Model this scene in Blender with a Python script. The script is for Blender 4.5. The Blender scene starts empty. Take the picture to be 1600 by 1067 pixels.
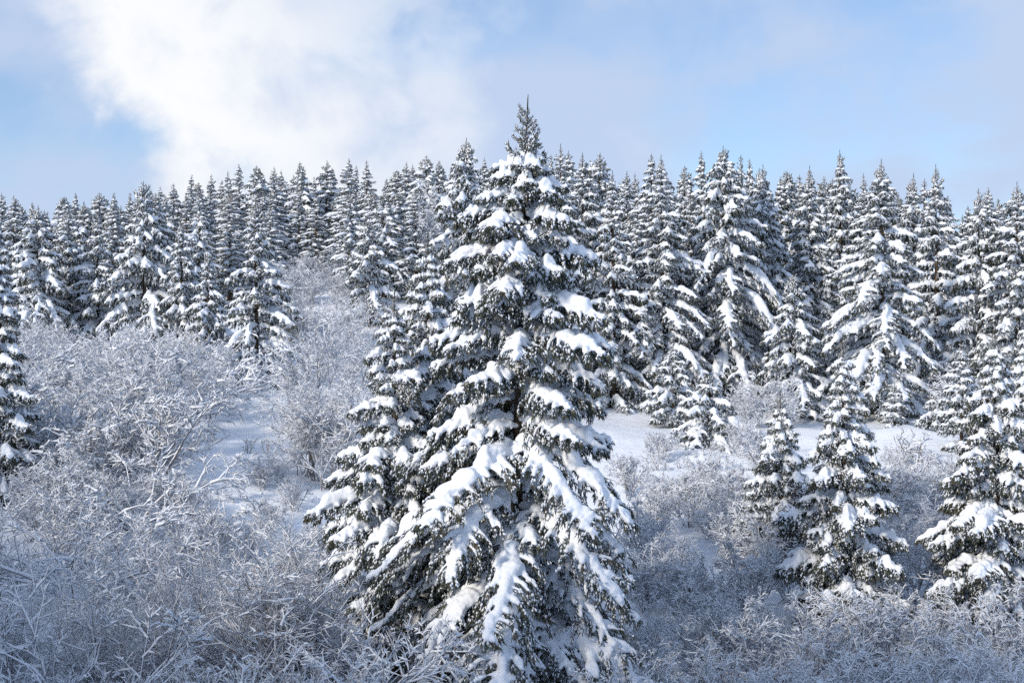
import bpy, math, random, time
import numpy as np
from mathutils import Vector, noise as mnoise

T0 = time.time()
scene = bpy.context.scene
COL = scene.collection
R = math.radians

# ------------------------------------------------------------------ camera
K = 0.72 / 1600.0                      # metres per photo pixel per metre of distance
cam_d = bpy.data.cameras.new('camera')
cam_d.lens = 50.0
cam_d.sensor_width = 36.0
cam_d.clip_start = 0.5
cam_d.clip_end = 5000.0
cam = bpy.data.objects.new('camera', cam_d)
COL.objects.link(cam)
cam.location = (0, 0, 0)
cam.rotation_euler = (R(90), 0, 0)
scene.camera = cam

# ------------------------------------------------------------------ sky and sun
SUN_EL, SUN_AZ = 26.0, 44.0            # azimuth: degrees behind the camera's left
world = bpy.data.worlds.new('World')
scene.world = world
world.use_nodes = True
wt = world.node_tree
wt.nodes.clear()


def wn(kind, **kw):
    n = wt.nodes.new(kind)
    for k, v in kw.items():
        setattr(n, k, v)
    return n


def wmath(op, a, b=None, clamp=False):
    n = wn('ShaderNodeMath', operation=op)
    n.use_clamp = clamp
    for i, v in enumerate((a, b)):
        if v is None:
            continue
        if isinstance(v, (int, float)):
            n.inputs[i].default_value = v
        else:
            wt.links.new(v, n.inputs[i])
    return n.outputs[0]


def wsmooth(v, lo, hi):
    n = wn('ShaderNodeMapRange')
    n.interpolation_type = 'SMOOTHSTEP'
    wt.links.new(v, n.inputs['Value'])
    n.inputs['From Min'].default_value = lo
    n.inputs['From Max'].default_value = hi
    return n.outputs['Result']


sun_dir = Vector((-math.cos(R(SUN_AZ)) * math.cos(R(SUN_EL)),
                  -math.sin(R(SUN_AZ)) * math.cos(R(SUN_EL)), math.sin(R(SUN_EL))))
sky = wn('ShaderNodeTexSky', sky_type='NISHITA', sun_disc=False)
sky.sun_elevation = R(SUN_EL)
sky.sun_rotation = math.atan2(sun_dir.x, sun_dir.y)
sky.altitude = 900.0
sky.air_density = 1.0
sky.dust_density = 0.3
sky.ozone_density = 4.0
tc = wn('ShaderNodeTexCoord')
sep = wn('ShaderNodeSeparateXYZ')
wt.links.new(tc.outputs['Generated'], sep.inputs[0])
dx, dy, dz = sep.outputs
# warp noise for ragged cloud edges
nz1 = wn('ShaderNodeTexNoise')
nz1.inputs['Scale'].default_value = 6.5
nz1.inputs['Detail'].default_value = 7.0
nz1.inputs['Roughness'].default_value = 0.55
wt.links.new(tc.outputs['Generated'], nz1.inputs['Vector'])
n1 = wmath('SUBTRACT', nz1.outputs['Fac'], 0.5)
nz2 = wn('ShaderNodeTexNoise')
nz2.inputs['Scale'].default_value = 4.2
nz2.inputs['Detail'].default_value = 5.0
nz2.inputs['Roughness'].default_value = 0.5
mp = wn('ShaderNodeMapping')
mp.inputs['Location'].default_value = (5.5, 2.2, 1.1)
mp.inputs['Scale'].default_value = (1.0, 1.0, 2.2)
wt.links.new(tc.outputs['Generated'], mp.inputs['Vector'])
wt.links.new(mp.outputs[0], nz2.inputs['Vector'])
n2 = wmath('SUBTRACT', nz2.outputs['Fac'], 0.5)
# bright cumulus bank: a band in azimuth whose left edge leans with height
nz3 = wn('ShaderNodeTexNoise')
nz3.inputs['Scale'].default_value = 13.0
nz3.inputs['Detail'].default_value = 9.0
nz3.inputs['Roughness'].default_value = 0.6
nz3.inputs['Distortion'].default_value = 0.8
wt.links.new(tc.outputs['Generated'], nz3.inputs['Vector'])
n3 = wmath('SUBTRACT', nz3.outputs['Fac'], 0.5)
n1 = wmath('ADD', n1, wmath('MULTIPLY', n3, 0.55))
e_left = wmath('ADD', wmath('ADD', dx, wmath('MULTIPLY', dz, 0.55)), wmath('MULTIPLY', n1, 0.30))
left_m = wsmooth(e_left, -0.19, -0.105)
e_right = wmath('ADD', wmath('ADD', dx, wmath('MULTIPLY', dz, 0.75)), wmath('MULTIPLY', n1, 0.50))
right_m = wsmooth(e_right, 0.19, -0.05)
bank = wmath('MULTIPLY', left_m, right_m)
low_m = wmath('ADD', wmath('MULTIPLY', wsmooth(wmath('ADD', dz, wmath('MULTIPLY', n1, 0.12)), 0.05, 0.17), 0.45), 0.55)
bank = wmath('MULTIPLY', wmath('MULTIPLY', bank, low_m), wmath('ADD', wmath('MULTIPLY', wsmooth(n1, -0.25, 0.1), 0.45), 0.55))
# thin veil everywhere
veil = wsmooth(wmath('ADD', n2, wmath('MULTIPLY', n1, 0.5)), -0.17, 0.10)
bg = wn('ShaderNodeBackground')
SKY_STRENGTH = 0.08
bg.inputs['Strength'].default_value = SKY_STRENGTH
mx1 = wn('ShaderNodeMix', data_type='RGBA')
wt.links.new(wmath('ADD', wmath('MULTIPLY', veil, 0.66), 0.27), mx1.inputs['Factor'])
wt.links.new(sky.outputs['Color'], mx1.inputs['A'])
mx1.inputs['B'].default_value = (0.29 / SKY_STRENGTH, 0.35 / SKY_STRENGTH, 0.465 / SKY_STRENGTH, 1)
mx2 = wn('ShaderNodeMix', data_type='RGBA')
wt.links.new(bank, mx2.inputs['Factor'])
wt.links.new(mx1.outputs['Result'], mx2.inputs['A'])
mx2.inputs['B'].default_value = (0.525 / SKY_STRENGTH, 0.53 / SKY_STRENGTH, 0.54 / SKY_STRENGTH, 1)
wt.links.new(mx2.outputs['Result'], bg.inputs['Color'])
wo = wn('ShaderNodeOutputWorld')
wt.links.new(bg.outputs[0], wo.inputs['Surface'])

sun_l = bpy.data.lights.new('sun', 'SUN')
sun_l.energy = 2.0
sun_l.angle = R(7.0)
sun_l.color = (1.0, 0.885, 0.75)
sun_o = bpy.data.objects.new('sun', sun_l)
COL.objects.link(sun_o)
sun_o.location = sun_dir * 150
sun_o.rotation_euler = sun_dir.to_track_quat('Z', 'Y').to_euler()

scene.view_settings.view_transform = 'Standard'
scene.view_settings.look = 'None'
scene.view_settings.exposure = 0.9
scene.view_settings.gamma = 1.0
scene.view_settings.use_curve_mapping = False
scene.render.engine = 'CYCLES'
scene.cycles.max_bounces = 5
scene.cycles.diffuse_bounces = 5
scene.cycles.use_denoising = False
scene.cycles.use_adaptive_sampling = True
scene.cycles.adaptive_threshold = 0.025
scene.cycles.glossy_bounces = 2

# ------------------------------------------------------------------ materials


def new_mat(name):
    m = bpy.data.materials.new(name)
    m.use_nodes = True
    nt = m.node_tree
    return m, nt, nt.nodes['Principled BSDF']


def add(nt, kind, **kw):
    n = nt.nodes.new(kind)
    for k, v in kw.items():
        setattr(n, k, v)
    return n


def snow_material(name, scale, strength, dist):
    m, nt, b = new_mat(name)
    co = add(nt, 'ShaderNodeTexCoord')
    nz = add(nt, 'ShaderNodeTexNoise')
    nz.inputs['Scale'].default_value = scale
    nz.inputs['Detail'].default_value = 6
    nz.inputs['Roughness'].default_value = 0.6
    nt.links.new(co.outputs['Object'], nz.inputs['Vector'])
    cr = add(nt, 'ShaderNodeMix', data_type='RGBA')
    cr.inputs['A'].default_value = (0.79, 0.85, 0.93, 1)
    cr.inputs['B'].default_value = (0.83, 0.88, 0.945, 1)
    nt.links.new(nz.outputs['Fac'], cr.inputs['Factor'])
    nt.links.new(cr.outputs['Result'], b.inputs['Base Color'])
    bp = add(nt, 'ShaderNodeBump')
    bp.inputs['Strength'].default_value = strength
    bp.inputs['Distance'].default_value = dist
    nt.links.new(nz.outputs['Fac'], bp.inputs['Height'])
    nt.links.new(bp.outputs[0], b.inputs['Normal'])
    b.inputs['Roughness'].default_value = 0.6
    b.inputs['Specular IOR Level'].default_value = 0.2
    return m


def two_tone(name, ca, cb, scale, rough=0.7, rand=0.0):
    m, nt, b = new_mat(name)
    co = add(nt, 'ShaderNodeTexCoord')
    nz = add(nt, 'ShaderNodeTexNoise')
    nz.inputs['Scale'].default_value = scale
    nz.inputs['Detail'].default_value = 4
    nt.links.new(co.outputs['Object'], nz.inputs['Vector'])
    rp = add(nt, 'ShaderNodeMapRange')
    rp.inputs['From Min'].default_value = 0.35
    rp.inputs['From Max'].default_value = 0.65
    nt.links.new(nz.outputs['Fac'], rp.inputs['Value'])
    cr = add(nt, 'ShaderNodeMix', data_type='RGBA')
    cr.inputs['A'].default_value = (*ca, 1)
    cr.inputs['B'].default_value = (*cb, 1)
    nt.links.new(rp.outputs['Result'], cr.inputs['Factor'])
    nt.links.new(cr.outputs['Result'], b.inputs['Base Color'])
    b.inputs['Roughness'].default_value = rough
    b.inputs['Specular IOR Level'].default_value = 0.25
    return m


SNOW = snow_material('fluffy_snow', 7.0, 0.35, 0.06)
SNOW_FAR = snow_material('loose_snow', 3.0, 0.4, 0.12)
SNOW_GROUND = snow_material('ground_snow', 0.9, 0.35, 0.35)
NEEDLES = two_tone('spruce_needles', (0.050, 0.066, 0.050), (0.105, 0.102, 0.075), 2.2)
BARK = two_tone('spruce_bark', (0.055, 0.038, 0.026), (0.12, 0.085, 0.06), 6.0, 0.85)
TWIG = two_tone('bare_twig_bark', (0.14, 0.117, 0.105), (0.24, 0.205, 0.185), 3.0, 0.8)
BIRCH = two_tone('pale_birch_bark', (0.22, 0.17, 0.12), (0.42, 0.36, 0.29), 4.0, 0.7)

# ------------------------------------------------------------------ mesh helpers


class Geo:
    """collects vertices and triangles with a material index"""

    def __init__(self):
        self.v, self.f, self.m, self.s, self.n = [], [], [], [], 0

    def put(self, v, f, mat=0, smooth=True):
        v = np.asarray(v, float).reshape(-1, 3)
        f = np.asarray(f, np.int64).reshape(-1, 3)
        self.v.append(v)
        self.f.append(f + self.n)
        self.m.append(np.full(len(f), mat, np.int32))
        self.s.append(np.full(len(f), smooth, bool))
        self.n += len(v)

    def merge(self, g, M=None, t=None):
        if not g.v:
            return
        v = np.concatenate(g.v)
        if M is not None:
            v = v @ M.T
        if t is not None:
            v = v + t
        self.v.append(v)
        self.f.append(np.concatenate(g.f) + self.n)
        self.m.append(np.concatenate(g.m))
        self.s.append(np.concatenate(g.s))
        self.n += len(v)

    def mesh(self, name, mats):
        me = bpy.data.meshes.new(name)
        v = np.concatenate(self.v)
        f = np.concatenate(self.f)
        me.vertices.add(len(v))
        me.vertices.foreach_set('co', v.astype(np.float32).ravel())
        me.loops.add(len(f) * 3)
        me.loops.foreach_set('vertex_index', f.astype(np.int32).ravel())
        me.polygons.add(len(f))
        me.polygons.foreach_set('loop_start', np.arange(0, len(f) * 3, 3, dtype=np.int32))
        me.polygons.foreach_set('material_index', np.concatenate(self.m))
        me.polygons.foreach_set('use_smooth', np.concatenate(self.s))
        for m in mats:
            me.materials.append(m)
        me.update(calc_edges=True)
        return me


def unit(a):
    return a / np.maximum(np.linalg.norm(a, axis=-1, keepdims=True), 1e-9)


def tubes(P, A, B=None, sides=3, lift=None, flat=1.0, caps=True):
    """batch of tubes: P (n,k,3) centre lines, A half widths, B half heights, lift along the upward normal"""
    P = np.asarray(P, float)
    n, k, _ = P.shape
    A = np.broadcast_to(A, (n, k))
    B = A if B is None else np.broadcast_to(B, (n, k))
    T = np.empty_like(P)
    T[:, 1:-1] = P[:, 2:] - P[:, :-2]
    T[:, 0] = P[:, 1] - P[:, 0]
    T[:, -1] = P[:, -1] - P[:, -2]
    T = unit(T)
    mean = unit(P[:, -1] - P[:, 0])
    side = np.stack([-mean[:, 1], mean[:, 0], np.zeros(n)], -1)
    bad = np.linalg.norm(side, axis=1) < 0.05
    side[bad] = (1, 0, 0)
    side = unit(side)[:, None, :].repeat(k, 1)
    up = unit(np.cross(T, side))
    up = np.where(up[..., 2:3] < 0, -up, up)
    side = unit(np.cross(up, T))
    C = P if lift is None else P + up * np.broadcast_to(lift, (n, k))[..., None]
    th = np.arange(sides) * 2 * math.pi / sides + math.pi / 2
    c, s = np.cos(th), np.sin(th)
    s = np.where(s < 0, s * flat, s)
    V = C[:, :, None, :] + side[:, :, None, :] * (A[..., None] * c)[..., None] + up[:, :, None, :] * (B[..., None] * s)[..., None]
    V = V.reshape(n, k * sides, 3)
    i = np.arange(k - 1)[:, None] * sides
    j = np.arange(sides)[None, :]
    j2 = (j + 1) % sides
    a, b, cc, d = i + j, i + j2, i + sides + j2, i + sides + j
    F = np.concatenate([np.stack([a, b, cc], -1).reshape(-1, 3), np.stack([a, cc, d], -1).reshape(-1, 3)])
    nv = k * sides
    if caps:
        ends = np.stack([C[:, 0], C[:, -1]], 1)
        V = np.concatenate([V, ends], 1)
        jj = np.arange(sides)
        F = np.concatenate([F,
                            np.stack([np.full(sides, nv), (jj + 1) % sides, jj], -1),
                            np.stack([np.full(sides, nv + 1), (k - 1) * sides + jj, (k - 1) * sides + (jj + 1) % sides], -1)])
        nv += 2
    FF = (F[None] + (np.arange(n) * nv)[:, None, None]).reshape(-1, 3)
    return V.reshape(-1, 3), FF


def spindles(P, D, W, rng, full=True):
    """short tapering needle sprays: root P, vector D, width W"""
    n = len(P)
    d = unit(D)
    ref = unit(rng.normal(size=(n, 3)))
    s = unit(np.cross(d, ref))
    u = np.cross(d, s)
    M = P + D * 0.42
    ring = []
    for q in range(3):
        a = q * 2 * math.pi / 3
        ring.append(M + (s * math.cos(a) + u * math.sin(a)) * W[:, None])
    if full:
        V = np.stack([P, *ring, P + D], 1)
        F = np.array([[0, 2, 1], [0, 3, 2], [0, 1, 3], [1, 2, 4], [2, 3, 4], [3, 1, 4]])
        nv = 5
    else:
        ring = [r_ - D * 0.42 for r_ in ring]
        V = np.stack([*ring, P + D], 1)
        F = np.array([[0, 1, 3], [1, 2, 3], [2, 0, 3]])
        nv = 4
    FF = (F[None] + (np.arange(n) * nv)[:, None, None]).reshape(-1, 3)
    return V.reshape(-1, 3), FF


def lump(rng, k, lo=0.75, hi=1.25):
    """smooth random multipliers along a line"""
    a = rng.uniform(lo, hi, k + 2)
    return (a[:-2] + 2 * a[1:-1] + a[2:]) / 4


def empty(name, loc):
    o = bpy.data.objects.new(name, None)
    o.empty_display_size = 0.5
    COL.objects.link(o)
    o.location = loc
    return o


def part(name, me, parent, loc=(0, 0, 0), rz=0.0, sc=(1, 1, 1)):
    o = bpy.data.objects.new(name, me)
    COL.objects.link(o)
    o.parent = parent
    o.location = loc
    o.rotation_euler = (0, 0, rz)
    o.scale = sc
    return o


def tag(o, label, cat, group=None):
    o['label'] = label
    o['category'] = cat
    if group:
        o['group'] = group


def remesh(g, voxel, rng, amp=0.02, freq=5.0, smooth=4):
    """fuse overlapping snow lobes into one soft skin"""
    me = g.mesh('tmp', [])
    o = bpy.data.objects.new('tmp', me)
    COL.objects.link(o)
    m = o.modifiers.new('r', 'REMESH')
    m.mode = 'VOXEL'
    m.voxel_size = voxel
    s = o.modifiers.new('s', 'SMOOTH')
    s.factor = 0.5
    s.iterations = smooth
    dg = bpy.context.evaluated_depsgraph_get()
    ev = o.evaluated_get(dg)
    em = ev.to_mesh()
    em.calc_loop_triangles()
    v = np.empty(len(em.vertices) * 3, np.float32)
    em.vertices.foreach_get('co', v)
    nn = np.empty(len(em.vertices) * 3, np.float32)
    em.vertices.foreach_get('normal', nn)
    f = np.empty(len(em.loop_triangles) * 3, np.int32)
    em.loop_triangles.foreach_get('vertices', f)
    ev.to_mesh_clear()
    bpy.data.objects.remove(o)
    bpy.data.meshes.remove(me)
    v = v.reshape(-1, 3).astype(float)
    nn = nn.reshape(-1, 3)
    off = Vector(rng.uniform(-50, 50, 3))
    d = np.array([mnoise.noise(Vector(p) * freq + off) + 0.5 * mnoise.noise(Vector(p) * freq * 2.3 + off) for p in v])
    return v + nn * (d * amp)[:, None], f.reshape(-1, 3)


# ------------------------------------------------------------------ terrain
CTRL = np.array([
    (0, -40, 6), (-60, -40, 10), (60, -40, 2), (0, 0, -1.9), (-30, 0, -1.5), (30, 0, -3),
    (0, 25, -10.2), (-20, 25, -9.8), (20, 25, -10.5), (0, 40, -10.4), (-13, 40, -10.0), (15, 40, -10.2),
    (11.5, 50, -8.7), (22, 50, -8.2), (18, 62, -6.3), (7, 62, -6.4), (20.5, 70, -4.95), (7.9, 70, -5.0),
    (20.6, 79, -4.25), (6.8, 76, -4.6), (28.5, 80, -4.2), (10, 110, -1.2), (40, 110, -0.5), (0, 150, 4.5), (35, 150, 2),
    (-13.6, 57, -5.6), (-11.3, 70, -3.9), (-12.6, 63, -4.9), (-7.5, 52, -8.2), (-7, 62, -6.0), (-21, 58, -6.3), (-24, 48, -8.0),
    (-10, 78, -2.9), (-17, 94, -3.0), (-26, 100, -1.2), (-33, 105, 0.6), (-34, 92, 0.0), (-17.4, 125, 5.0), (-11.3, 112, 2.6),
    (-30, 165, 7.5), (-18, 165, 8.0), (-39, 150, 4.5), (-44, 130, 0.8), (-36, 120, 1.6), (-60, 130, -1), (-60, 80, 0), (-50, 50, -3),
    (-30, 200, 7.5), (0, 200, 6), (45, 200, 1), (0, 300, 0), (-100, 200, -3), (110, 200, -2), (60, 80, -3), (60, 40, -8),
    (0, 420, -12), (-160, 420, -14), (160, 420, -14), (-160, 50, 4), (160, 50, -8), (-160, -60, 14), (160, -60, 4)], float)


def tps_u(r):
    return np.where(r > 1e-9, r * r * np.log(np.maximum(r, 1e-9)), 0.0)


_xy = CTRL[:, :2] / 50.0
_n = len(_xy)
_Kmat = tps_u(np.linalg.norm(_xy[:, None] - _xy[None], axis=-1)) + 0.004 * np.eye(_n)
_Pm = np.concatenate([np.ones((_n, 1)), _xy], 1)
_A = np.zeros((_n + 3, _n + 3))
_A[:_n, :_n] = _Kmat
_A[:_n, _n:] = _Pm
_A[_n:, :_n] = _Pm.T
_w = np.linalg.solve(_A, np.concatenate([CTRL[:, 2], np.zeros(3)]))


def ground(x, y):
    q = np.stack([np.asarray(x, float).ravel(), np.asarray(y, float).ravel()], -1) / 50.0
    u = tps_u(np.linalg.norm(q[:, None] - _xy[None], axis=-1))
    z = u @ _w[:_n] + _w[_n] + q @ _w[_n + 1:]
    return z


def gz(x, y):
    return float(ground([x], [y])[0])


def warp_axis(lo, hi, mid, n, power=1.8):
    s = np.linspace(-1, 1, n)
    w = np.sign(s) * np.abs(s) ** power
    return np.where(w < 0, mid + (mid - lo) * w, mid + (hi - mid) * w)


gx = warp_axis(-900, 900, 2, 300, 2.4)
gy = np.concatenate([np.linspace(-120, 20, 30)[:-1], np.linspace(20, 180, 230), 180 + 1200 * np.linspace(0, 1, 30)[1:] ** 2])
GX, GY = np.meshgrid(gx, gy)
cx, cy = np.clip(GX, -170, 170), np.clip(GY, -70, 430)
GZ = ground(cx, cy).reshape(GX.shape)
GZ -= 0.05 * (np.abs(GX - cx) + np.abs(GY - cy))
bump = np.array([mnoise.noise(Vector((x * 0.16, y * 0.16, 0))) * 0.28 + mnoise.noise(Vector((x * 0.5, y * 0.5, 3))) * 0.13
                 + mnoise.noise(Vector((x * 1.3, y * 1.3, 7))) * 0.07 + mnoise.noise(Vector((x * 2.7, y * 2.7, 9))) * 0.03 for x, y in zip(GX.ravel(), GY.ravel())]).reshape(GX.shape)
GZ += bump
for (mpx, mY, ma, mr) in [(1438, 71.5, 0.3, 0.5), (1456, 71.0, 0.25, 0.5), (1392, 71.8, 0.25, 0.5), (1412, 73, 0.25, 0.7), (1090, 67, 0.4, 0.8), (1150, 69, 0.35, 0.7), (1040, 63, 0.3, 0.8), (1400, 63, 0.2, 0.9),
                          (1350, 66, 0.3, 0.8), (1470, 65, 0.2, 0.8), (350, 62, 0.12, 0.9), (380, 66, 0.12, 0.8), (1130, 61, 0.4, 0.7)]:
    mx_ = (mpx - 800) * K * mY
    GZ += ma * np.exp(-((GX - mx_) ** 2 + (GY - mY) ** 2) / (2 * mr * mr))
g = Geo()
ny, nx = GX.shape
ii = (np.arange(ny - 1)[:, None] * nx + np.arange(nx - 1)[None]).ravel()
g.put(np.stack([GX, GY, GZ], -1).reshape(-1, 3),
      np.concatenate([np.stack([ii, ii + 1, ii + nx + 1], -1), np.stack([ii, ii + nx + 1, ii + nx], -1)]))
go = bpy.data.objects.new('ground', g.mesh('ground', [SNOW_GROUND]))
COL.objects.link(go)
go['kind'] = 'structure'

# ------------------------------------------------------------------ spruce boughs
CLASSES = {   # reach, rise, droop, tip lift, curtain depth, side spread
    'low': (4.0, 0.24, 0.86, 0.10, 0.58, 0.86),
    'mid': (2.9, 0.20, 0.50, 0.08, 0.50, 0.68),
    'up': (1.8, 0.22, 0.40, 0.05, 0.38, 0.50),
    'short': (0.95, 0.36, 0.42, 0.04, 0.24, 0.30),
    'spike': (0.50, 0.75, 0.05, 0.10, 0.05, 0.13),
}


def build_bough(cls, seed, lod):
    """one bough pointing along +X, hanging under gravity: (needles geo, snow geo)"""
    Lh, rise, droop, tip, curtain, spread = CLASSES[cls]
    rng = np.random.default_rng(seed * 97 + 13 + 1000 * lod)
    droop *= rng.uniform(0.8, 1.2)
    rise *= rng.uniform(0.8, 1.25)
    k = 12 if lod == 0 else 7
    t = np.linspace(0, 1, k)
    bend = rng.uniform(-0.22, 0.22)

    def axis(t):
        t = np.asarray(t, float)
        return np.stack([Lh * t, Lh * (bend * t * t + 0.02 * np.sin(7 * t + seed)), Lh * (rise * t - droop * t ** 1.8 + tip * t ** 4)], -1)
    ax = axis(t)
    N, S = Geo(), Geo()
    r0 = 0.011 * Lh + 0.008
    v, f = tubes(ax[None], (r0 * (1 - 0.85 * t))[None], sides=5 if lod == 0 else 3)
    N.put(v, f, 1)
    spike = cls == 'spike'
    fat = (1.0, 1.0, 1.25)[lod] * (0.8 if cls == 'short' and lod else 1.0)
    # --- side branchlets: out a little, then hanging
    nl = {0: {'low': 40, 'mid': 34, 'up': 26, 'short': 16, 'spike': 10},
          1: {'low': 20, 'mid': 18, 'up': 14, 'short': 10, 'spike': 7},
          2: {'low': 12, 'mid': 11, 'up': 9, 'short': 7, 'spike': 5}}[lod][cls]
    tl = np.linspace(0.13, 0.97, nl) + rng.uniform(-0.015, 0.015, nl)
    sg = np.where(np.arange(nl) % 2 == 0, 1.0, -1.0)
    prof = (0.35 + 0.65 * np.sin(np.clip(tl * 1.05, 0, 1) * math.pi) ** 0.7) * np.where(tl > 0.9, 0.75, 1.0)
    ang = np.radians(rng.uniform(28, 82, nl))
    out = np.stack([np.cos(ang), sg * np.sin(ang), np.zeros(nl)], -1)
    w = spread * prof * rng.uniform(0.4, 1.4, nl)
    h = curtain * prof * rng.uniform(0.6, 1.35, nl)
    kl = 6 if lod == 0 else 4
    s = np.linspace(0, 1, kl)
    base = axis(tl)
    lat = base[:, None] + out[:, None] * (w[:, None] * (1 - np.exp(-2.2 * s)[None]) / (1 - math.exp(-2.2)))[..., None]
    if spike:
        lat[..., 2] += (0.10 * s)[None] * rng.uniform(0.3, 1.2, nl)[:, None]
    else:
        lat[..., 2] -= h[:, None] * s[None] ** 1.5
    v, f = tubes(lat, (0.010 * (1 - 0.7 * s))[None] * np.ones((nl, 1)) * (1 if lod == 0 else 1.5), sides=3, caps=False)
    N.put(v, f, 1)

    def at(li, sv):
        x = sv * (kl - 1)
        i0 = np.minimum(x.astype(int), kl - 2)
        fr = (x - i0)[:, None]
        a, b = lat[li, i0], lat[li, i0 + 1]
        return a * (1 - fr) + b * fr, unit(b - a)
    # --- needle sprays
    per = {0: {'low': 26, 'mid': 24, 'up': 20, 'short': 13, 'spike': 6},
           1: {'low': 9, 'mid': 9, 'up': 8, 'short': 6, 'spike': 5},
           2: {'low': 5, 'mid': 5, 'up': 4, 'short': 4, 'spike': 4}}[lod][cls]
    wid = {0: 0.021, 1: 0.042, 2: 0.060}[lod]
    ln = {0: 0.20, 1: 0.30, 2: 0.38}[lod] * (1.0 if cls in ('low', 'mid') else 0.85 if cls == 'up' else 0.65)
    if cls in ('short', 'spike'):
        wid *= 0.75
    li = np.repeat(np.arange(nl), per)
    sv = rng.uniform(0.08, 1.0, len(li))
    P, Tn = at(li, sv)
    P = P + rng.normal(size=P.shape) * 0.03
    if spike:
        D = Tn * 1.0 + np.array([0.2, 0, 0.55]) + rng.normal(size=P.shape) * 0.35
    else:
        D = Tn * 0.55 + np.array([0.12, 0, -0.75]) + out[li] * 0.15 + rng.normal(size=P.shape) * 0.38
    D = unit(D) * (ln * rng.uniform(0.6, 1.35, len(P)))[:, None]
    v, f = spindles(P, D, wid * rng.uniform(0.7, 1.3, len(P)), rng, full=lod == 0)
    N.put(v, f, 0, smooth=False)
    na = {0: 110, 1: 36, 2: 18}[lod]
    if cls in ('short', 'spike'):
        na = int(na * (0.3 if spike else 0.55))
    ta = rng.uniform(0.1, 1.02, na)
    P2 = axis(ta)
    if spike:
        D2 = rng.normal(size=P2.shape) * 0.5 + np.array([0.8, 0, 0.6])
    else:
        D2 = rng.normal(size=P2.shape) * np.array([0.35, 0.8, 0.25]) + np.array([0.55, 0, -0.35])
    D2 = unit(D2) * (ln * rng.uniform(0.7, 1.3, na))[:, None]
    v, f = spindles(P2, D2, wid * 1.15 * np.ones(na), rng, full=lod == 0)
    N.put(v, f, 0, smooth=False)
    # --- snow: cap on the axis, drapes on the branchlets
    caps = Geo()
    kk = 26 if lod == 0 else 14 if lod == 1 else 7
    tt = np.linspace(0.06, 1.0, kk)
    env = np.clip(np.sin(np.clip(tt * 1.04, 0, 1) * math.pi) ** 0.45, 0.22, 1)
    slope = rise - 1.8 * droop * tt ** 0.8 + 4 * tip * tt ** 3
    env = env / np.sqrt(1 + 1.3 * slope ** 2)
    if spike:
        A = 0.035 * env * lump(rng, kk, 0.4, 1.5)
        B = 0.025 * env * lump(rng, kk, 0.4, 1.5)
    else:
        A = (0.065 + 0.046 * Lh) * 1.1 * fat * env * lump(rng, kk, 0.1, 2.1)
        B = (0.06 + 0.034 * Lh) * 1.45 * fat * env * lump(rng, kk, 0.3, 1.9)
    if not spike and lod < 2:
        for t0 in rng.uniform(0.15, 0.9, 3):
            nt_ = 1 - rng.uniform(0.15, 0.42) * np.exp(-((tt - t0) / 0.035) ** 2)
            A, B = A * nt_, B * (0.4 + 0.6 * nt_)
    v, f = tubes(axis(tt)[None], A[None], B[None], sides=12 if lod == 0 else 7 if lod == 1 else 5, lift=(B * 0.55)[None], flat=0.6)
    caps.put(v, f)
    keep = rng.random(nl) < 0.93
    if spike:
        keep &= rng.random(nl) < 0.9
    idx = np.nonzero(keep)[0]
    ends = rng.uniform(0.25, 0.72, len(idx))
    kd = 6 if lod == 0 else 4
    sd = np.linspace(0, 1, kd)[None] * ends[:, None]
    PD = np.stack([at(idx, sd[:, q])[0] for q in range(kd)], 1)
    dw = (0.105 if Lh > 2.5 else 0.088 if Lh > 1.5 else 0.058 if Lh > 0.7 else 0.034)
    if lod:
        dw *= 1.35
    tap = np.linspace(1.0, 0.45, kd)[None]
    AD = dw * tap * rng.uniform(0.6, 1.6, (len(idx), 1)) * rng.uniform(0.8, 1.2, (len(idx), kd))
    v, f = tubes(PD, AD, AD * 0.9, sides=8 if lod == 0 else 5 if lod == 1 else 4, lift=AD * 0.5, flat=0.7)
    caps.put(v, f)
    if lod < 2 and not spike:
        nb = int((7 + 6 * Lh) * (1 if lod == 0 else 0.7))
        tb = rng.uniform(0.12, 0.97, nb)
        pb = axis(tb)
        hw_ = np.interp(tb, tt, A)
        pb[:, 1] += rng.uniform(-1.15, 1.15, nb) * hw_
        pb[:, 2] += rng.uniform(-0.02, 0.05, nb)
        rb = rng.uniform(0.35, 0.95, nb) * (0.05 + 0.022 * Lh) * (1 if lod == 0 else 1.3)
        db = unit(rng.normal(size=(nb, 3)) * np.array([1, 1, 0.3]))
        sb = np.linspace(-1, 1, 5)
        PB = pb[:, None] + db[:, None] * (sb[None, :, None] * rb[:, None, None] * 1.1)
        RB = rb[:, None] * np.array([0.35, 0.85, 1.0, 0.85, 0.35])[None]
        v, f = tubes(PB, RB, RB * 0.9, sides=8, flat=0.8)
        caps.put(v, f)
        if lod == 0:
            v, f = remesh(caps, 0.036 if Lh > 1.5 else 0.026, rng, amp=0.034, freq=4.0, smooth=3)
        else:
            v, f = remesh(caps, 0.075 if Lh > 1.5 else 0.055, rng, amp=0.05, freq=3.2, smooth=2)
        S.put(v, f)
    else:
        S.merge(caps)
    # --- snow dabs clinging to the hanging sprays
    nd = int(len(li) * ((0.58, 0.82, 0.9)[lod] if not spike else 0.85))
    q = rng.choice(len(li), nd, replace=False)
    PP = P[q] + out[li[q]] * 0.03 + np.array([0, 0, 0.02])
    DD = unit(D[q]) * (ln * rng.uniform(0.35, 0.8, nd))[:, None]
    v, f = spindles(PP, DD, wid * rng.uniform(0.8, 2.0, nd), rng, full=lod == 0)
    S.put(v, f)
    return N, S


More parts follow.
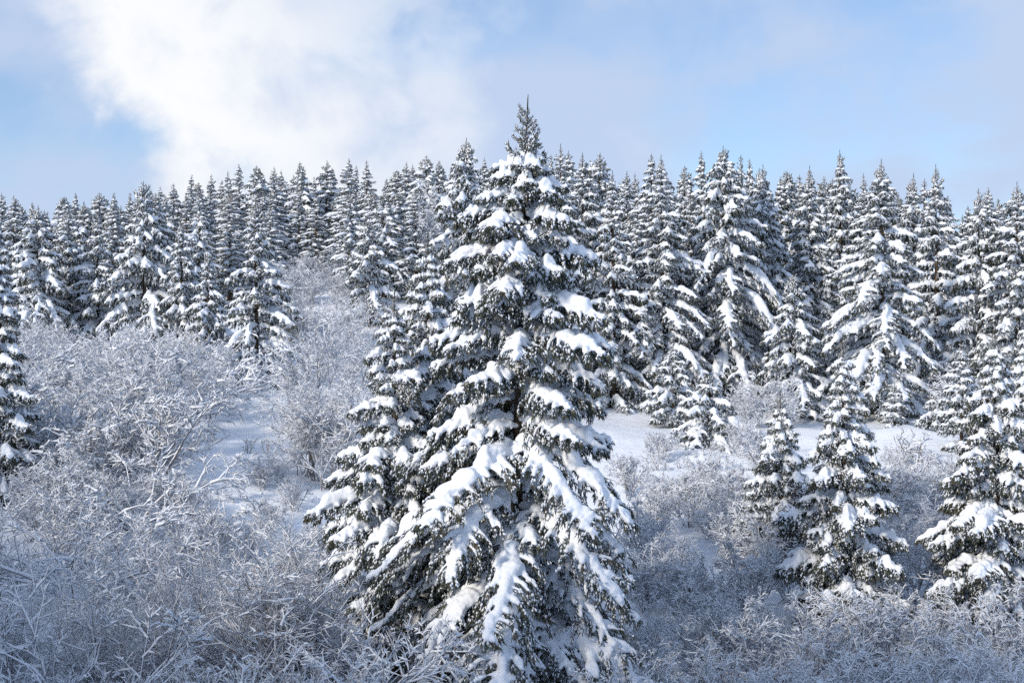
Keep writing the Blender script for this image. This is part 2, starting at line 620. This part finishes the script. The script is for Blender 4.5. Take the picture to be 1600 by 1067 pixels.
NV = {'low': 7, 'mid': 7, 'up': 6, 'short': 5, 'spike': 4}
BGEO, BMESH = {}, {}
for lod in (0, 1, 2):
    for c in CLASSES:
        for i in range(NV[c]):
            N_, S_ = build_bough(c, i + 11 * list(CLASSES).index(c), lod)
            BGEO[lod, c, i] = (N_, S_)
            if lod < 2:
                BMESH[lod, c, i] = (N_.mesh('bough_mesh', [NEEDLES, BARK]), S_.mesh('bough_snow_mesh', [SNOW if lod == 0 else SNOW_FAR]))
print('boughs', round(time.time() - T0, 1))


def trunk_geo(H, r, rng, lean=(0, 0), k=14):
    t = np.linspace(0, 1, k)
    P = np.stack([lean[0] * t ** 1.3 + 0.01 * H * 0.3 * np.sin(5 * t), lean[1] * t, -0.5 + (H + 0.5) * t], -1)
    rad = r * (1 - t) ** 0.85 + 0.012
    rad[0] *= 1.3
    G = Geo()
    v, f = tubes(P[None], rad[None], sides=9)
    G.put(v, f)
    return G, (lambda z: np.array([np.interp(z, P[:, 2], P[:, 0]), np.interp(z, P[:, 2], P[:, 1]), z]))


def layout(H, Rr, rng, lo=0.06, spacing=0.55, per=5, prof=None, spike_len=1.2, full=1.6, asym=0.0, miss=0.0):
    """list of (z, azimuth, reach, class) for one spruce"""
    res = []
    z = H - 0.25
    aa = rng.uniform(0, 6.28)
    while z > lo * H:
        s = (H - z) / H
        if prof is None:
            r = Rr * min(1.0, (s * full) ** 0.95) * (1.0 if s < 0.85 else 1 - (s - 0.85) * 1.2)
        else:
            r = prof(z)
        n = per if s > 0.1 else max(4, per - 2)
        a0 = rng.uniform(0, 6.28)
        for q in range(n):
            rr = r * rng.uniform(0.6, 1.2)
            az = a0 + q * 2 * math.pi / n + rng.uniform(-0.35, 0.35)
            rr *= 1 + asym * math.cos(az - aa)
            if rng.random() < miss and H - z > 1.5:
                continue
            zz = z + rng.uniform(-0.45, 0.45) * spacing * (0.5 + s)
            dtop = H - z
            if dtop < spike_len:
                c = 'spike'
                rr = max(rr, 0.10)
                zz -= 0.65 * rr
            elif rr < 1.15:
                c = 'short'
            elif rr < 2.1:
                c = 'up'
            elif rr < 3.1 and s < 0.62:
                c = 'mid'
            elif rr < 2.5:
                c = 'mid'
            else:
                c = 'low'
            res.append((min(zz, H - 0.05), az, rr, c))
        z -= spacing * (0.4 if dtop > spike_len else 0.36) if dtop < spike_len * 1.3 else spacing * (0.42 + 0.75 * min(1.0, s * 2.2)) * rng.uniform(0.85, 1.15)
    return res


def spruce(name, px, py, Y, hw, label, group=None, lod=1, seed=0, spacing=0.6, per=5, H=None, prof=None, lean=(0, 0), lo=0.06,
           zscale=1.0, spike_len=1.2, sx=None, full=1.6, asym=0.0, miss=0.0):
    X = (px - 800) * K * Y if sx is None else sx
    zb = gz(X, Y)
    if H is None:
        H = (533 - py) * K * Y - zb
    rng = np.random.default_rng(seed)
    e = empty(name, (X, Y, zb))
    tag(e, label, 'spruce', group)
    tg, at = trunk_geo(H, 0.011 * H + 0.03, rng, lean)
    part('trunk', tg.mesh('trunk_mesh', [BARK]), e)
    lg = Geo()
    hl = 0.34 if prof is not None else 0.08
    tp = at(H - 0.1)
    v, f = tubes(np.array([[tp, tp + (0.01, 0, 0.1 + hl * 0.6), tp + (0.02, 0, 0.1 + hl)]]), np.array([[0.022, 0.017, 0.008]]), sides=5)
    lg.put(v, f)
    part('leader_shoot', lg.mesh('leader_mesh', [NEEDLES]), e)
    rr = hw * K * Y
    for (z, az, L, c) in layout(H, rr, rng, lo, spacing, per, prof, spike_len, full, asym, miss):
        i = int(rng.integers(NV[c]))
        base = CLASSES[c][0]
        s = L / base
        mn, ms = BMESH[lod, c, i]
        mir = -1 if rng.random() < 0.5 else 1
        th = (max(s, 0.65) if c != 'spike' else s) * rng.uniform(0.9, 1.15)           # short boughs keep their thickness
        b = part('bough', mn, e, at(z), az, (s, mir * (0.5 * s + 0.5 * th), (0.45 * s + 0.55 * th) * zscale))
        part('snow_cap', ms, b)
    return e


# ------------------------------------------------------------------ joined crowns for the far rows
FAR = []
for i in range(16):
    rng = np.random.default_rng(500 + i)
    H = 13.0
    Rr = rng.uniform(1.35, 2.75)
    drp = rng.uniform(0.75, 1.35)
    tier = rng.uniform(0.4, 0.58)
    fl = rng.uniform(1.15, 2.2)
    tg, at = trunk_geo(H, 0.16, rng)
    N, S = Geo(), Geo()
    for (z, az, L, c) in layout(H, Rr, rng, 0.08, tier, 5, None, rng.uniform(0.6, 1.4), fl, 0.18, 0.12):
        k = int(rng.integers(NV[c]))
        s = L / CLASSES[c][0]
        ca, sa = math.cos(az), math.sin(az)
        th = max(s, 0.65) if c != 'spike' else s
        M = np.array([[ca, -sa, 0], [sa, ca, 0], [0, 0, 1]]) @ np.diag([s, 0.5 * s + 0.5 * th, (0.4 * s + 0.6 * th) * drp])
        a, b = BGEO[2, c, k]
        N.merge(a, M, at(z))
        S.merge(b, M, at(z))
    FAR.append((tg.mesh('far_trunk_mesh', [BARK]), N.mesh('far_crown_mesh', [NEEDLES, BARK]), S.mesh('far_snow_mesh', [SNOW_FAR])))
print('far protos', round(time.time() - T0, 1), 'tris', sum(len(m.polygons) for m in bpy.data.meshes))


def far_spruce(px, py, Y, label, group, rng, wid=1.0, at=None):
    X = (px - 800) * K * Y
    if at:
        X, Y = at[0], at[1]
    zb = gz(X, Y)
    H = (at[2] if at else (533 - py) * K * Y) - zb
    H = max(H, 4.0)
    s = H / 13.0
    a, b, c = FAR[int(rng.integers(len(FAR)))]
    e = empty('forest_spruce', (X, Y, zb))
    tag(e, label, 'spruce', group)
    rz = rng.uniform(0, 6.28)
    w = (0.45 * s + 0.55) * wid * 1.2
    sc = (w, w, s)
    part('trunk', a, e, rz=rz, sc=sc)
    part('crown', b, e, rz=rz, sc=sc)
    part('snow_load', c, e, rz=rz, sc=sc)
    e.rotation_euler = (rng.uniform(-0.03, 0.03), rng.uniform(-0.03, 0.03), 0)
    return e


ORD = ['first', 'second', 'third', 'fourth', 'fifth', 'sixth', 'seventh', 'eighth', 'ninth', 'tenth', 'eleventh', 'twelfth',
       'thirteenth', 'fourteenth', 'fifteenth', 'sixteenth', 'seventeenth', 'eighteenth', 'nineteenth', 'twentieth']


def ordinal(i):
    if i < 20:
        return ORD[i]
    tens = {2: 'twenty', 3: 'thirty', 4: 'forty', 5: 'fifty', 6: 'sixty'}[(i + 1) // 10]
    u = (i + 1) % 10
    return tens + '-' + ORD[u - 1] if u else {20: 'twentieth', 30: 'thirtieth', 40: 'fortieth', 50: 'fiftieth', 60: 'sixtieth'}[i + 1]


# ------------------------------------------------------------------ the tall central spruce
HY = 40.0
hx = (796 - 800) * K * HY
hb = gz(hx, HY)
hH = (533 - 166) * K * HY - hb
_prof_y = np.array([166, 200, 240, 265, 290, 330, 380, 450, 550, 640, 720, 800, 900, 1000, 1080])
_prof_r = np.array([4, 15, 27, 38, 60, 84, 102, 126, 148, 166, 188, 206, 236, 258, 245])


def hero_prof(z):
    py = 533 - (z + hb) / (K * HY)
    return float(np.interp(py + 12, _prof_y, _prof_r)) * K * HY


hero = spruce('spruce_tree', 796, 166, HY, 200, 'tallest snow-laden spruce in the centre foreground with drooping boughs',
              lod=0, seed=21, spacing=0.72, per=7, H=hH, prof=hero_prof, lean=(0.56, 0), lo=0.03, spike_len=1.45)
print('hero', round(time.time() - T0, 1))

# ------------------------------------------------------------------ nearer spruces
MID = [
    (670, 366, 45.0, 138, 'broad snowy spruce crowding close behind the left side of the tallest spruce', 31, 0.55),
    (618, 455, 42.8, 132, 'spruce with wide sagging boughs standing left of the tallest spruce', 32, 0.55),
    (1318, 525, 46.0, 88, 'taller of the two young spruces standing in the right-hand thicket', 33, 0.40),
    (1220, 612, 53.0, 64, 'slim young spruce just left of the taller young spruce', 34, 0.38),
    (1556, 515, 45.5, 108, 'full young spruce near the right edge beside the sunny clearing', 36, 0.42),
    (1612, 470, 58.0, 70, 'spruce cut off by the right edge of the picture', 37, 0.45),
    (0, 335, 56.0, 62, 'shaded dark spruce cut off by the left edge of the picture', 38, 0.5),
]
for (px, py, Y, hw, lab, sd, sp) in MID:
    spruce('spruce_tree', px, py, Y, hw, lab, 'spruces in the foreground', lod=0, seed=sd, spacing=sp, per=6, spike_len=0.7)
SMALL = [
    (1465, 612, 73.0, 32, 'tiny snow-covered spruce at the top right of the sunny clearing', 41),
    (1398, 598, 75.0, 26, 'tiny slender spruce at the foot of the big pointed spruce', 42),
    (1052, 538, 77.0, 44, 'short spruce at the forest edge right of the tallest spruce', 43),
    (1105, 588, 69.5, 78, 'low rounded snow-smothered spruce bush at the left end of the clearing', 44),
    (1502, 532, 68.0, 38, 'narrow snow-plastered spruce behind the full young spruce at right', 45),
]
for (px, py, Y, hw, lab, sd) in SMALL:
    spruce('spruce_tree', px, py, Y, hw, lab, 'small spruces round the clearing', lod=1, seed=sd, spacing=0.45, per=6, spike_len=0.5, lo=0.02)
print('mid', round(time.time() - T0, 1))

# ------------------------------------------------------------------ front row of the forest
FRONT = [
    (1131, 229, 86, 82, 'broad double-tipped spruce, highest of the forest right of the tallest spruce'),
    (1034, 243, 84, 66, 'tall narrow forest spruce second right of the tallest spruce'),
    (958, 268, 83, 58, 'forest spruce showing just right of the tallest spruce'),
    (1193, 258, 89, 56, 'forest spruce right beside the broad double-tipped spruce'),
    (1240, 425, 80, 54, 'shorter spruce standing in front of the forest, left of the young pair'),
    (1266, 260, 91, 58, 'forest spruce rising behind the shorter front spruce'),
    (1313, 235, 102, 46, 'dark pointed spruce rising above its neighbours at right'),
    (1378, 250, 80, 88, 'big pointed spruce with long drooping boughs behind the clearing'),
    (1463, 258, 88, 62, 'tall spruce right beside the big pointed spruce'),
    (1428, 272, 93, 48, 'spruce between the big pointed spruce and its tall right neighbour'),
    (1530, 296, 82, 62, 'forest spruce above the full young spruce near the right edge'),
    (1590, 285, 80, 70, 'forest spruce at the right edge of the picture'),
    (1350, 272, 98, 44, 'slender forest spruce just left of the big pointed spruce'),
    (911, 240, 88, 56, 'forest spruce behind the upper right boughs of the tallest spruce'),
    (877, 226, 84, 60, 'forest spruce close behind the right shoulder of the tallest spruce'),
    (730, 217, 78, 80, 'tall spruce behind the left shoulder of the tallest spruce'),
    (1080, 300, 90, 50, 'shaded forest spruce between two taller ones right of centre'),
    (225, 284, 93, 64, 'large spruce at the left with boughs reaching down to the shrubs'),
    (400, 312, 80, 74, 'large dark spruce standing forward among the shrubs left of centre'),
    (283, 345, 91, 50, 'spruce right beside the large spruce at the left'),
    (325, 395, 89, 38, 'short spruce between the two large spruces on the left'),
    (152, 330, 96, 50, 'spruce just left of the large left-hand spruce'),
    (108, 328, 98, 50, 'spruce in the left forest, third in from the left edge'),
    (60, 322, 94, 56, 'broad spruce in the left forest, second in from the left edge'),
    (22, 306, 98, 50, 'spruce in the left forest behind the shaded edge spruce'),
    (577, 345, 108, 42, 'spruce among frosted shrubs left of the companion spruces'),
]
rngv = np.random.default_rng(3)
for q, (px, py, Y, hw, lab) in enumerate(FRONT):
    spruce('spruce_tree', px, py, Y, hw * 1.12, lab, 'front row of the forest', lod=1, seed=100 + q, lo=0.015, per=5,
           spacing=float(rngv.uniform(0.40, 0.54)), spike_len=float(rngv.uniform(0.6, 1.3)), full=float(rngv.uniform(1.15, 2.2)),
           zscale=float(rngv.uniform(0.85, 1.3)), asym=0.15, miss=0.08)
print('front', round(time.time() - T0, 1))

# ------------------------------------------------------------------ rows behind, up to the ridge
rngf = np.random.default_rng(7)
SKY = [(4, 300, 118), (24, 310, 125), (50, 315, 130), (72, 330, 128), (132, 322, 124), (190, 320, 130), (203, 318, 136), (240, 295, 140),
       (252, 290, 146), (270, 286, 150), (295, 272, 152), (310, 283, 156), (325, 271, 158), (345, 280, 150), (360, 266, 160),
       (376, 256, 158), (397, 258, 150), (413, 270, 162), (428, 260, 158), (441, 265, 163), (460, 272, 166), (474, 252, 150),
       (490, 275, 164), (509, 250, 152), (523, 262, 164), (543, 247, 142), (555, 257, 160), (575, 250, 140), (600, 278, 158), (614, 265, 150),
       (630, 252, 146), (640, 256, 158), (667, 242, 140), (684, 250, 146), (705, 268, 150), (752, 245, 130), (783, 250, 140), (850, 250, 130), (863, 240, 120),
       (895, 235, 116), (931, 238, 112), (950, 262, 124), (978, 265, 118), (995, 268, 122), (1016, 240, 108), (1060, 266, 120), (1074, 258, 112),
       (1098, 236, 106), (1150, 242, 104), (1168, 248, 110), (1180, 262, 118), (1212, 276, 112), (1229, 265, 112), (1250, 272, 120), (1285, 274, 112),
       (1300, 278, 124), (1332, 285, 116), (1400, 290, 112), (1410, 300, 122), (1440, 278, 112), (1480, 305, 110), (1500, 335, 106), (1513, 320, 116),
       (1545, 292, 104), (1560, 318, 112), (1575, 325, 110)]
SKY.sort()
for q, (px, py, Y) in enumerate(SKY):
    far_spruce(px, py, Y, 'spruce tip on the skyline, %s from the left along the ridge' % ordinal(q), 'spruces along the skyline', rngf,
               rngf.uniform(0.85, 1.1))
n_fill = 0
ROWS = [(112, 16, 'rear', 'right'), (100, 15, 'second', 'right'), (126, 22, 'third', 'left'), (138, 24, 'fourth', 'left'), (150, 26, 'rear', 'left'), (116, 16, 'second', 'left')]
occupied = [(e.location.x, e.location.y) for e in COL.objects if e.type == 'EMPTY']
for (Yr, nt_, rown, side) in ROWS:
    span = (790, 1620) if side == 'right' else (-20, 790)
    for q in range(nt_):
        px = span[0] + (span[1] - span[0]) * (q + rngf.uniform(0.15, 0.85)) / nt_
        Y = Yr + rngf.uniform(-4, 4)
        X = (px - 800) * K * Y
        if any((X - a) ** 2 + (Y - b) ** 2 < 1.4 for a, b in occupied):
            continue
        if side == 'left' and Y < 133 and 440 < px < 545:
            continue                                    # shrubby opening on the slope
        zb = gz(X, Y)
        Ht = rngf.uniform(7.5, 12.5)
        py = 533 - (zb + Ht) / (K * Y)
        py = max(py, 300 if side == 'left' else 285)
        occupied.append((X, Y))
        far_spruce(px, py, Y, 'mostly hidden spruce of the %s-hand forest, %s from left in its %s row' % (side, ordinal(q), rown),
                   'hidden spruces of the %s-hand forest' % side, rngf, rngf.uniform(0.9, 1.15))
# the stand of spruces left of the photographer: its shade fills the hollow and the valley floor
STAND = []
for q in range(35):
    u = 7.0 + 2.0 * q
    v = (-9.0 + 0.2 * q) + (3.2 if q % 2 else 0.0) + rngf.uniform(-0.8, 0.8)
    x = -math.sin(R(SUN_AZ)) * u + math.cos(R(SUN_AZ)) * v
    y = math.cos(R(SUN_AZ)) * u + math.sin(R(SUN_AZ)) * v
    reach, zt = (44, -9.3) if u < 24 else (27, -8.8) if u < 34 else (27, -7.2) if u < 52 else (30, -5.2)
    top = zt + math.tan(R(SUN_EL)) * (reach - v) + rngf.uniform(-1.2, 0.8)
    STAND.append((x, y, top))
for q, (x, y, top) in enumerate(STAND):
    far_spruce(800 + x / (K * max(y, 0.5)), 0, max(y, 0.5), 'spruce beside the photographer outside the left edge, %s in its row' % ordinal(q),
               'spruces beyond the left edge', rngf, 1.25, at=(x, y, top))
print('forest', round(time.time() - T0, 1))

# ------------------------------------------------------------------ bare shrubs


def grow(rng, base, dirs, length, k, curve_up, wob):
    """batch of curved shoots"""
    n = len(base)
    P = np.empty((n, k, 3))
    P[:, 0] = base
    d = unit(dirs)
    for q in range(1, k):
        d = unit(d + np.array([0, 0, 1.0]) * (curve_up / (k - 1))[:, None] + rng.normal(size=(n, 3)) * wob)
        P[:, q] = P[:, q - 1] + d * (length / (k - 1))[:, None]
    return P


def children(rng, P, per, t0, t1, ang, lfac, length, upbias):
    n, k, _ = P.shape
    idx = np.repeat(np.arange(n), per)
    t = rng.uniform(t0, t1, len(idx))
    x = t * (k - 1)
    i0 = np.minimum(x.astype(int), k - 2)
    fr = (x - i0)[:, None]
    a, b = P[idx, i0], P[idx, i0 + 1]
    base = a * (1 - fr) + b * fr
    tn = unit(b - a)
    r_ = unit(np.cross(tn, rng.normal(size=tn.shape)))
    an = np.radians(rng.uniform(ang[0], ang[1], len(idx)))[:, None]
    d = tn * np.cos(an) + r_ * np.sin(an)
    d[:, 2] += upbias
    ln = length[idx] * lfac * (1.15 - 0.75 * t) * rng.uniform(0.6, 1.3, len(idx))
    return base, d, ln


def shrub_meshes(seed, H, stems, spread, up1, heavy, counts=(8, 6, 5), single=False, bark=TWIG, thick=1.0):
    rng = np.random.default_rng(900 + seed)
    az = rng.uniform(0, 6.28, stems)
    tl = np.radians(rng.uniform(0.15, 1.0, stems) * spread)
    d0 = np.stack([np.cos(az) * np.sin(tl), np.sin(az) * np.sin(tl), np.cos(tl)], -1)
    L0 = H * rng.uniform(0.7, 1.1, stems)
    base = np.stack([rng.normal(size=stems) * 0.15, rng.normal(size=stems) * 0.15, np.full(stems, -0.3)], -1)
    P0 = grow(rng, base, d0, L0, 8, np.full(stems, up1), 0.06)
    b, d, l1 = children(rng, P0, counts[0], 0.15, 0.97, (22, 65), 0.52, L0, 0.08)
    P1 = grow(rng, b, d, l1, 6, np.full(len(b), up1 * 0.8), 0.09)
    b, d, l2 = children(rng, P1, counts[1], 0.1, 0.98, (22, 68), 0.5, l1, 0.05)
    P2 = grow(rng, b, d, l2, 4, np.full(len(b), 0.08), 0.11)
    b, d, l3 = children(rng, P2, counts[2], 0.08, 1.0, (20, 65), 0.6, l2, 0.02)
    l3 = np.clip(l3, 0.15, 0.75)
    P3 = grow(rng, b, d, l3, 3, np.full(len(b), 0.02), 0.10)
    W, S = Geo(), Geo()
    spec = [(P0, 0.030 * thick, 0.005, 0.030, 5, 5), (P1, 0.011 * thick, 0.005, 0.021, 3, 4), (P2, 0.0062, 0.0035, 0.020, 3, 3), (P3, 0.0042, 0.0026, 0.0165, 3, 3)]
    for lv, (P, ra, rb, sw, sd, ss) in enumerate(spec):
        n, k, _ = P.shape
        t = np.linspace(0, 1, k)[None]
        rad = np.repeat(ra * (1 - t) + rb * t, n, 0)
        v, f = tubes(P, rad, sides=sd, caps=False)
        W.put(v, f)
        T = unit(P[:, -1] - P[:, 0])
        hz = np.sqrt(np.clip(1 - T[:, 2] ** 2, 0, 1))
        fac = (0.6 + 0.75 * hz) * heavy * 1.2 * rng.uniform(0.55, 1.35, n)
        A = (sw * fac)[:, None] * np.repeat(1.0 - (0.85 if lv < 2 else 0.72) * t, n, 0) * rng.uniform(0.7, 1.3, (n, k))
        sel = rng.random(n) < 0.93
        v, f = tubes(P[sel], A[sel], A[sel] * 1.5, sides=ss, lift=rad[sel] * 0.6 + A[sel] * 0.75, flat=0.6, caps=lv < 2)
        S.put(v, f)
    top = np.quantile(np.concatenate(W.v)[:, 2], 0.995)
    return W.mesh('shrub_twigs_mesh', [bark]), S.mesh('shrub_snow_mesh', [SNOW_FAR]), top


SHRUB = {
    'fan': [shrub_meshes(i, 5.0, 8, 38, 0.10, 1.0, (8, 6, 5)) for i in range(4)],
    'arch': [shrub_meshes(20 + i, 5.2, 8, 62, -0.75, 1.3, (8, 6, 5)) for i in range(3)],
    'brush': [shrub_meshes(40 + i, 3.0, 11, 34, 0.12, 0.85, (7, 5, 4)) for i in range(4)],
    'sapling': [shrub_meshes(60 + i, 6.0, 3, 22, 0.12, 0.8, (13, 7, 4), bark=BIRCH, thick=1.2) for i in range(2)],
    'loaded': [shrub_meshes(80 + i, 4.6, 6, 66, -0.25, 0.95, (9, 7, 5), thick=1.1) for i in range(4)],
    'wand': [shrub_meshes(70 + i, 6.0, 5, 24, 0.05, 0.5, (11, 6, 4), thick=1.0) for i in range(3)],
    'open': [shrub_meshes(130 + i, 4.2, 7, 48, 0.0, 1.15, (7, 5, 3), thick=1.0) for i in range(4)],
    'crown': [shrub_meshes(90 + i, 7.0, 5, 22, 0.05, 0.9, (12, 8, 5), thick=1.6) for i in range(2)],
    'tuft': [shrub_meshes(110 + i, 1.1, 5, 30, 0.1, 0.6, (4, 3, 2)) for i in range(3)],
}
print('shrub protos', round(time.time() - T0, 1), 'tris', sum(len(m.polygons) for m in bpy.data.meshes))
rngs = np.random.default_rng(77)


def shrub(kind, px, Y, label, group, H=None, name='bare_shrub', cat='shrub', rz=None, wide=1.0):
    X = (px - 800) * K * Y
    e = empty(name, (X, Y, gz(X, Y)))
    tag(e, label, cat, group)
    a, b, base = SHRUB[kind][int(rngs.integers(len(SHRUB[kind])))]
    s = (H or base) / base * rngs.uniform(0.92, 1.08)
    rz = rngs.uniform(0, 6.28) if rz is None else rz
    part('twigs', a, e, rz=rz, sc=(s * wide, s * wide, s))
    part('snow_lining', b, e, rz=rz, sc=(s * wide, s * wide, s))
    return e


def row(kinds, px0, px1, n, Y, H, label, group, jy=1.5, jx=0.35, gap=None, low=None, **kw):
    xs = [px0 + (px1 - px0) * (q + 0.5 + rngs.uniform(-jx, jx)) / n for q in range(n)]
    if gap:
        xs = [p_ for p_ in xs if not gap[0] < p_ < gap[1]]
    for q, px in enumerate(sorted(xs)):
        shrub(kinds[q % len(kinds)], px, Y + rngs.uniform(-jy, jy), label % ordinal(q), group, H * rngs.uniform(0.85, 1.15) * (0.6 if low and low[0] < px < low[1] else 1.0), **kw)


# left hillside
HILL = 'shrubs on the left hillside'
for (Y, x1, n, H, kinds, rn) in [(90, 450, 10, 2.0, ['fan', 'brush'], 'top'), (85, 440, 11, 2.7, ['fan', 'arch'], 'second'), (80, 440, 11, 3.2, ['arch', 'fan'], 'third'),
                                 (75, 408, 11, 3.5, ['arch', 'fan'], 'fourth'), (69, 345, 10, 3.8, ['arch', 'fan'], 'fifth'), (63, 268, 9, 3.8, ['arch', 'fan', 'brush'], 'sixth'),
                                 (58, 240, 8, 3.6, ['fan', 'brush', 'arch'], 'bottom')]:
    row(kinds, -15, x1, n, Y, H, 'frosted shrub on the left slope, %s from the left in the ' + rn + ' row', HILL, gap=(348, 448) if 72 < Y else None, low=(335, 460) if Y > 72 else None)
row(['fan', 'crown'], 415, 560, 5, 104, 3.6, 'frosted shrub in the slope opening, %s from the left in the lower row', 'shrubs in the hillside opening')
row(['fan', 'crown'], 425, 560, 5, 113, 3.2, 'frosted shrub in the slope opening, %s from the left in the middle row', 'shrubs in the hillside opening')
row(['brush', 'fan'], 430, 560, 6, 123, 2.8, 'frosted shrub in the slope opening, %s from the left in the upper row', 'shrubs in the hillside opening')
shrub('crown', 490, 67, 'tall rounded frosted tree left of the companion spruces', None, 6.9, 'frosted_tree', 'tree', wide=0.9)
shrub('crown', 545, 72, 'frosted tree behind the sagging boughs of the left companion spruce', None, 6.0, 'frosted_tree', 'tree', wide=0.9)
shrub('crown', 486, 80, 'frosted tree above the upper end of the bright snow bank', None, 5.6, 'frosted_tree', 'tree', wide=0.9)
row(['fan', 'crown'], 455, 560, 4, 60, 4.4, 'frosted shrub right of the bright snow bank, %s from the left', 'shrubs right of the snow bank')
shrub('crown', 662, 118, 'reddish-grey bare birch crown among spruces left of the tallest spruce', None, 9.8, 'birch_tree', 'tree', wide=0.55)
shrub('crown', 772, 118, 'bare birch crown peeping over the left shoulder of the tallest spruce', None, 11.8, 'birch_tree', 'tree', wide=0.5)
# hollow at the left and centre left
row(['brush', 'fan'], 250, 530, 7, 53, 1.5, 'twiggy shrub below the bright snow bank, %s from the left', 'shrubs under the snow bank')
row(['brush', 'fan'], 405, 475, 3, 57.5, 1.3, 'low twiggy shrub at the lower edge of the bright snow bank, %s from left', 'shrubs under the snow bank')
row(['fan', 'arch', 'brush'], 50, 235, 5, 54, 2.7, 'shaded frosted shrub at the foot of the left slope, %s from the left', 'shrubs at the slope foot')
HOL = 'shrubs in the left hollow'
for (Y, n, H, kinds, rn) in [(50.5, 7, 2.6, ['fan', 'open', 'arch'], 'back'), (46, 7, 2.8, ['open', 'arch'], 'fourth'), (42, 7, 3.0, ['open', 'sapling', 'open'], 'third'),
                             (38, 7, 3.1, ['open', 'loaded', 'open'], 'second'), (34, 7, 3.2, ['open', 'open', 'loaded'], 'front')]:
    row(kinds, -15, 570, n, Y, H, 'bare snow-lined shrub in the left hollow, %s from the left in the ' + rn + ' row', HOL)
shrub('loaded', 40, 33, 'shrub with thick snow-laden limbs at the lower left edge', None, 5.2)
shrub('sapling', 440, 36, 'tall thin dark-stemmed sapling left of the companion spruces', None, 6.2, 'sapling', 'sapling')
shrub('sapling', 262, 31, 'pale birch sapling with orange-brown stem at the lower left', None, 4.2, 'birch_sapling', 'sapling')
shrub('loaded', 520, 36, 'shrub with long snow-lined limbs reaching toward the tallest spruce', None, 4.0)
# thicket at the right
row(['brush', 'fan'], 1005, 1200, 7, 56, 2.3, 'twiggy shrub along the clearing left of the young spruces, %s from left', 'shrubs along the clearing')
row(['brush', 'fan'], 1365, 1520, 6, 57, 2.6, 'twiggy shrub along the clearing right of the young spruces, %s from left', 'shrubs along the clearing')
row(['brush'], 975, 1160, 5, 60.5, 1.7, 'low bush in the pale snow right of the tallest spruce, %s from left', 'bushes in the pale snow')
row(['wand'], 280, 520, 5, 37.0, 5.2, 'tall brown-twigged sapling in front of the companion spruces, %s from left', 'brown-twigged saplings')
row(['wand'], -10, 270, 3, 37.5, 4.6, 'tall brown-twigged sapling at the lower left, %s from left', 'brown-twigged saplings')
row(['tuft'], 1010, 1180, 5, 65, 0.8, 'tiny sprig poking from the pale snow right of the tallest spruce, %s from left', 'sprigs in the clearings')
row(['tuft'], 1370, 1500, 5, 67, 0.7, 'tiny sprig poking from the sunny clearing snow, %s from left', 'sprigs in the clearings')
row(['tuft'], 290, 430, 4, 64, 0.7, 'tiny sprig poking from the bright snow bank, %s from left', 'sprigs in the clearings')
THK = 'shrubs of the right thicket'
for (Y, n, H, rn, kinds) in [(52, 11, 2.3, 'back', ['brush', 'fan']), (48, 11, 2.4, 'sixth', ['brush', 'open', 'brush']), (44.5, 10, 2.5, 'fifth', ['open', 'brush']),
                             (41, 10, 2.6, 'fourth', ['brush', 'open']), (38, 9, 2.6, 'third', ['open', 'brush', 'open']), (35.3, 9, 2.7, 'second', ['open', 'open', 'brush']),
                             (33, 8, 2.7, 'front', ['open'])]:
    row(kinds, 975, 1625, n, Y, H, 'fine-twigged shrub in the right thicket, %s from the left in the ' + rn + ' row', THK, jy=1.2)
row(['fan'], 1160, 1225, 3, 75, 2.6, 'frosted shrub at the forest foot left of the shorter front spruce, %s from left', 'shrubs at the forest foot')
shrub('fan', 1500, 72, 'frosted shrub leaning by the narrow plastered spruce at right', None, 3.8)
shrub('tuft', 1432, 66, 'tiny lone sprig throwing a blue shadow on the sunny clearing', None, 1.5)
shrub('tuft', 1490, 62, 'small sprig at the right end of the sunny clearing', None, 1.3)
shrub('fan', 1150, 67, 'frosted bush beside the snow-smothered spruce bush in the clearing', None, 2.2)
shrub('brush', 1195, 64, 'twiggy bush in the clearing just left of the slim young spruce', None, 2.2)
shrub('brush', 1405, 62, 'twiggy bush at the near side of the sunny clearing', None, 1.8)
shrub('brush', 1030, 66, 'low twiggy bush in the pale clearing right of the tallest spruce', None, 1.6)
print('done', round(time.time() - T0, 1), 'objects', len(COL.objects), 'tris', sum(len(m.polygons) for m in bpy.data.meshes))
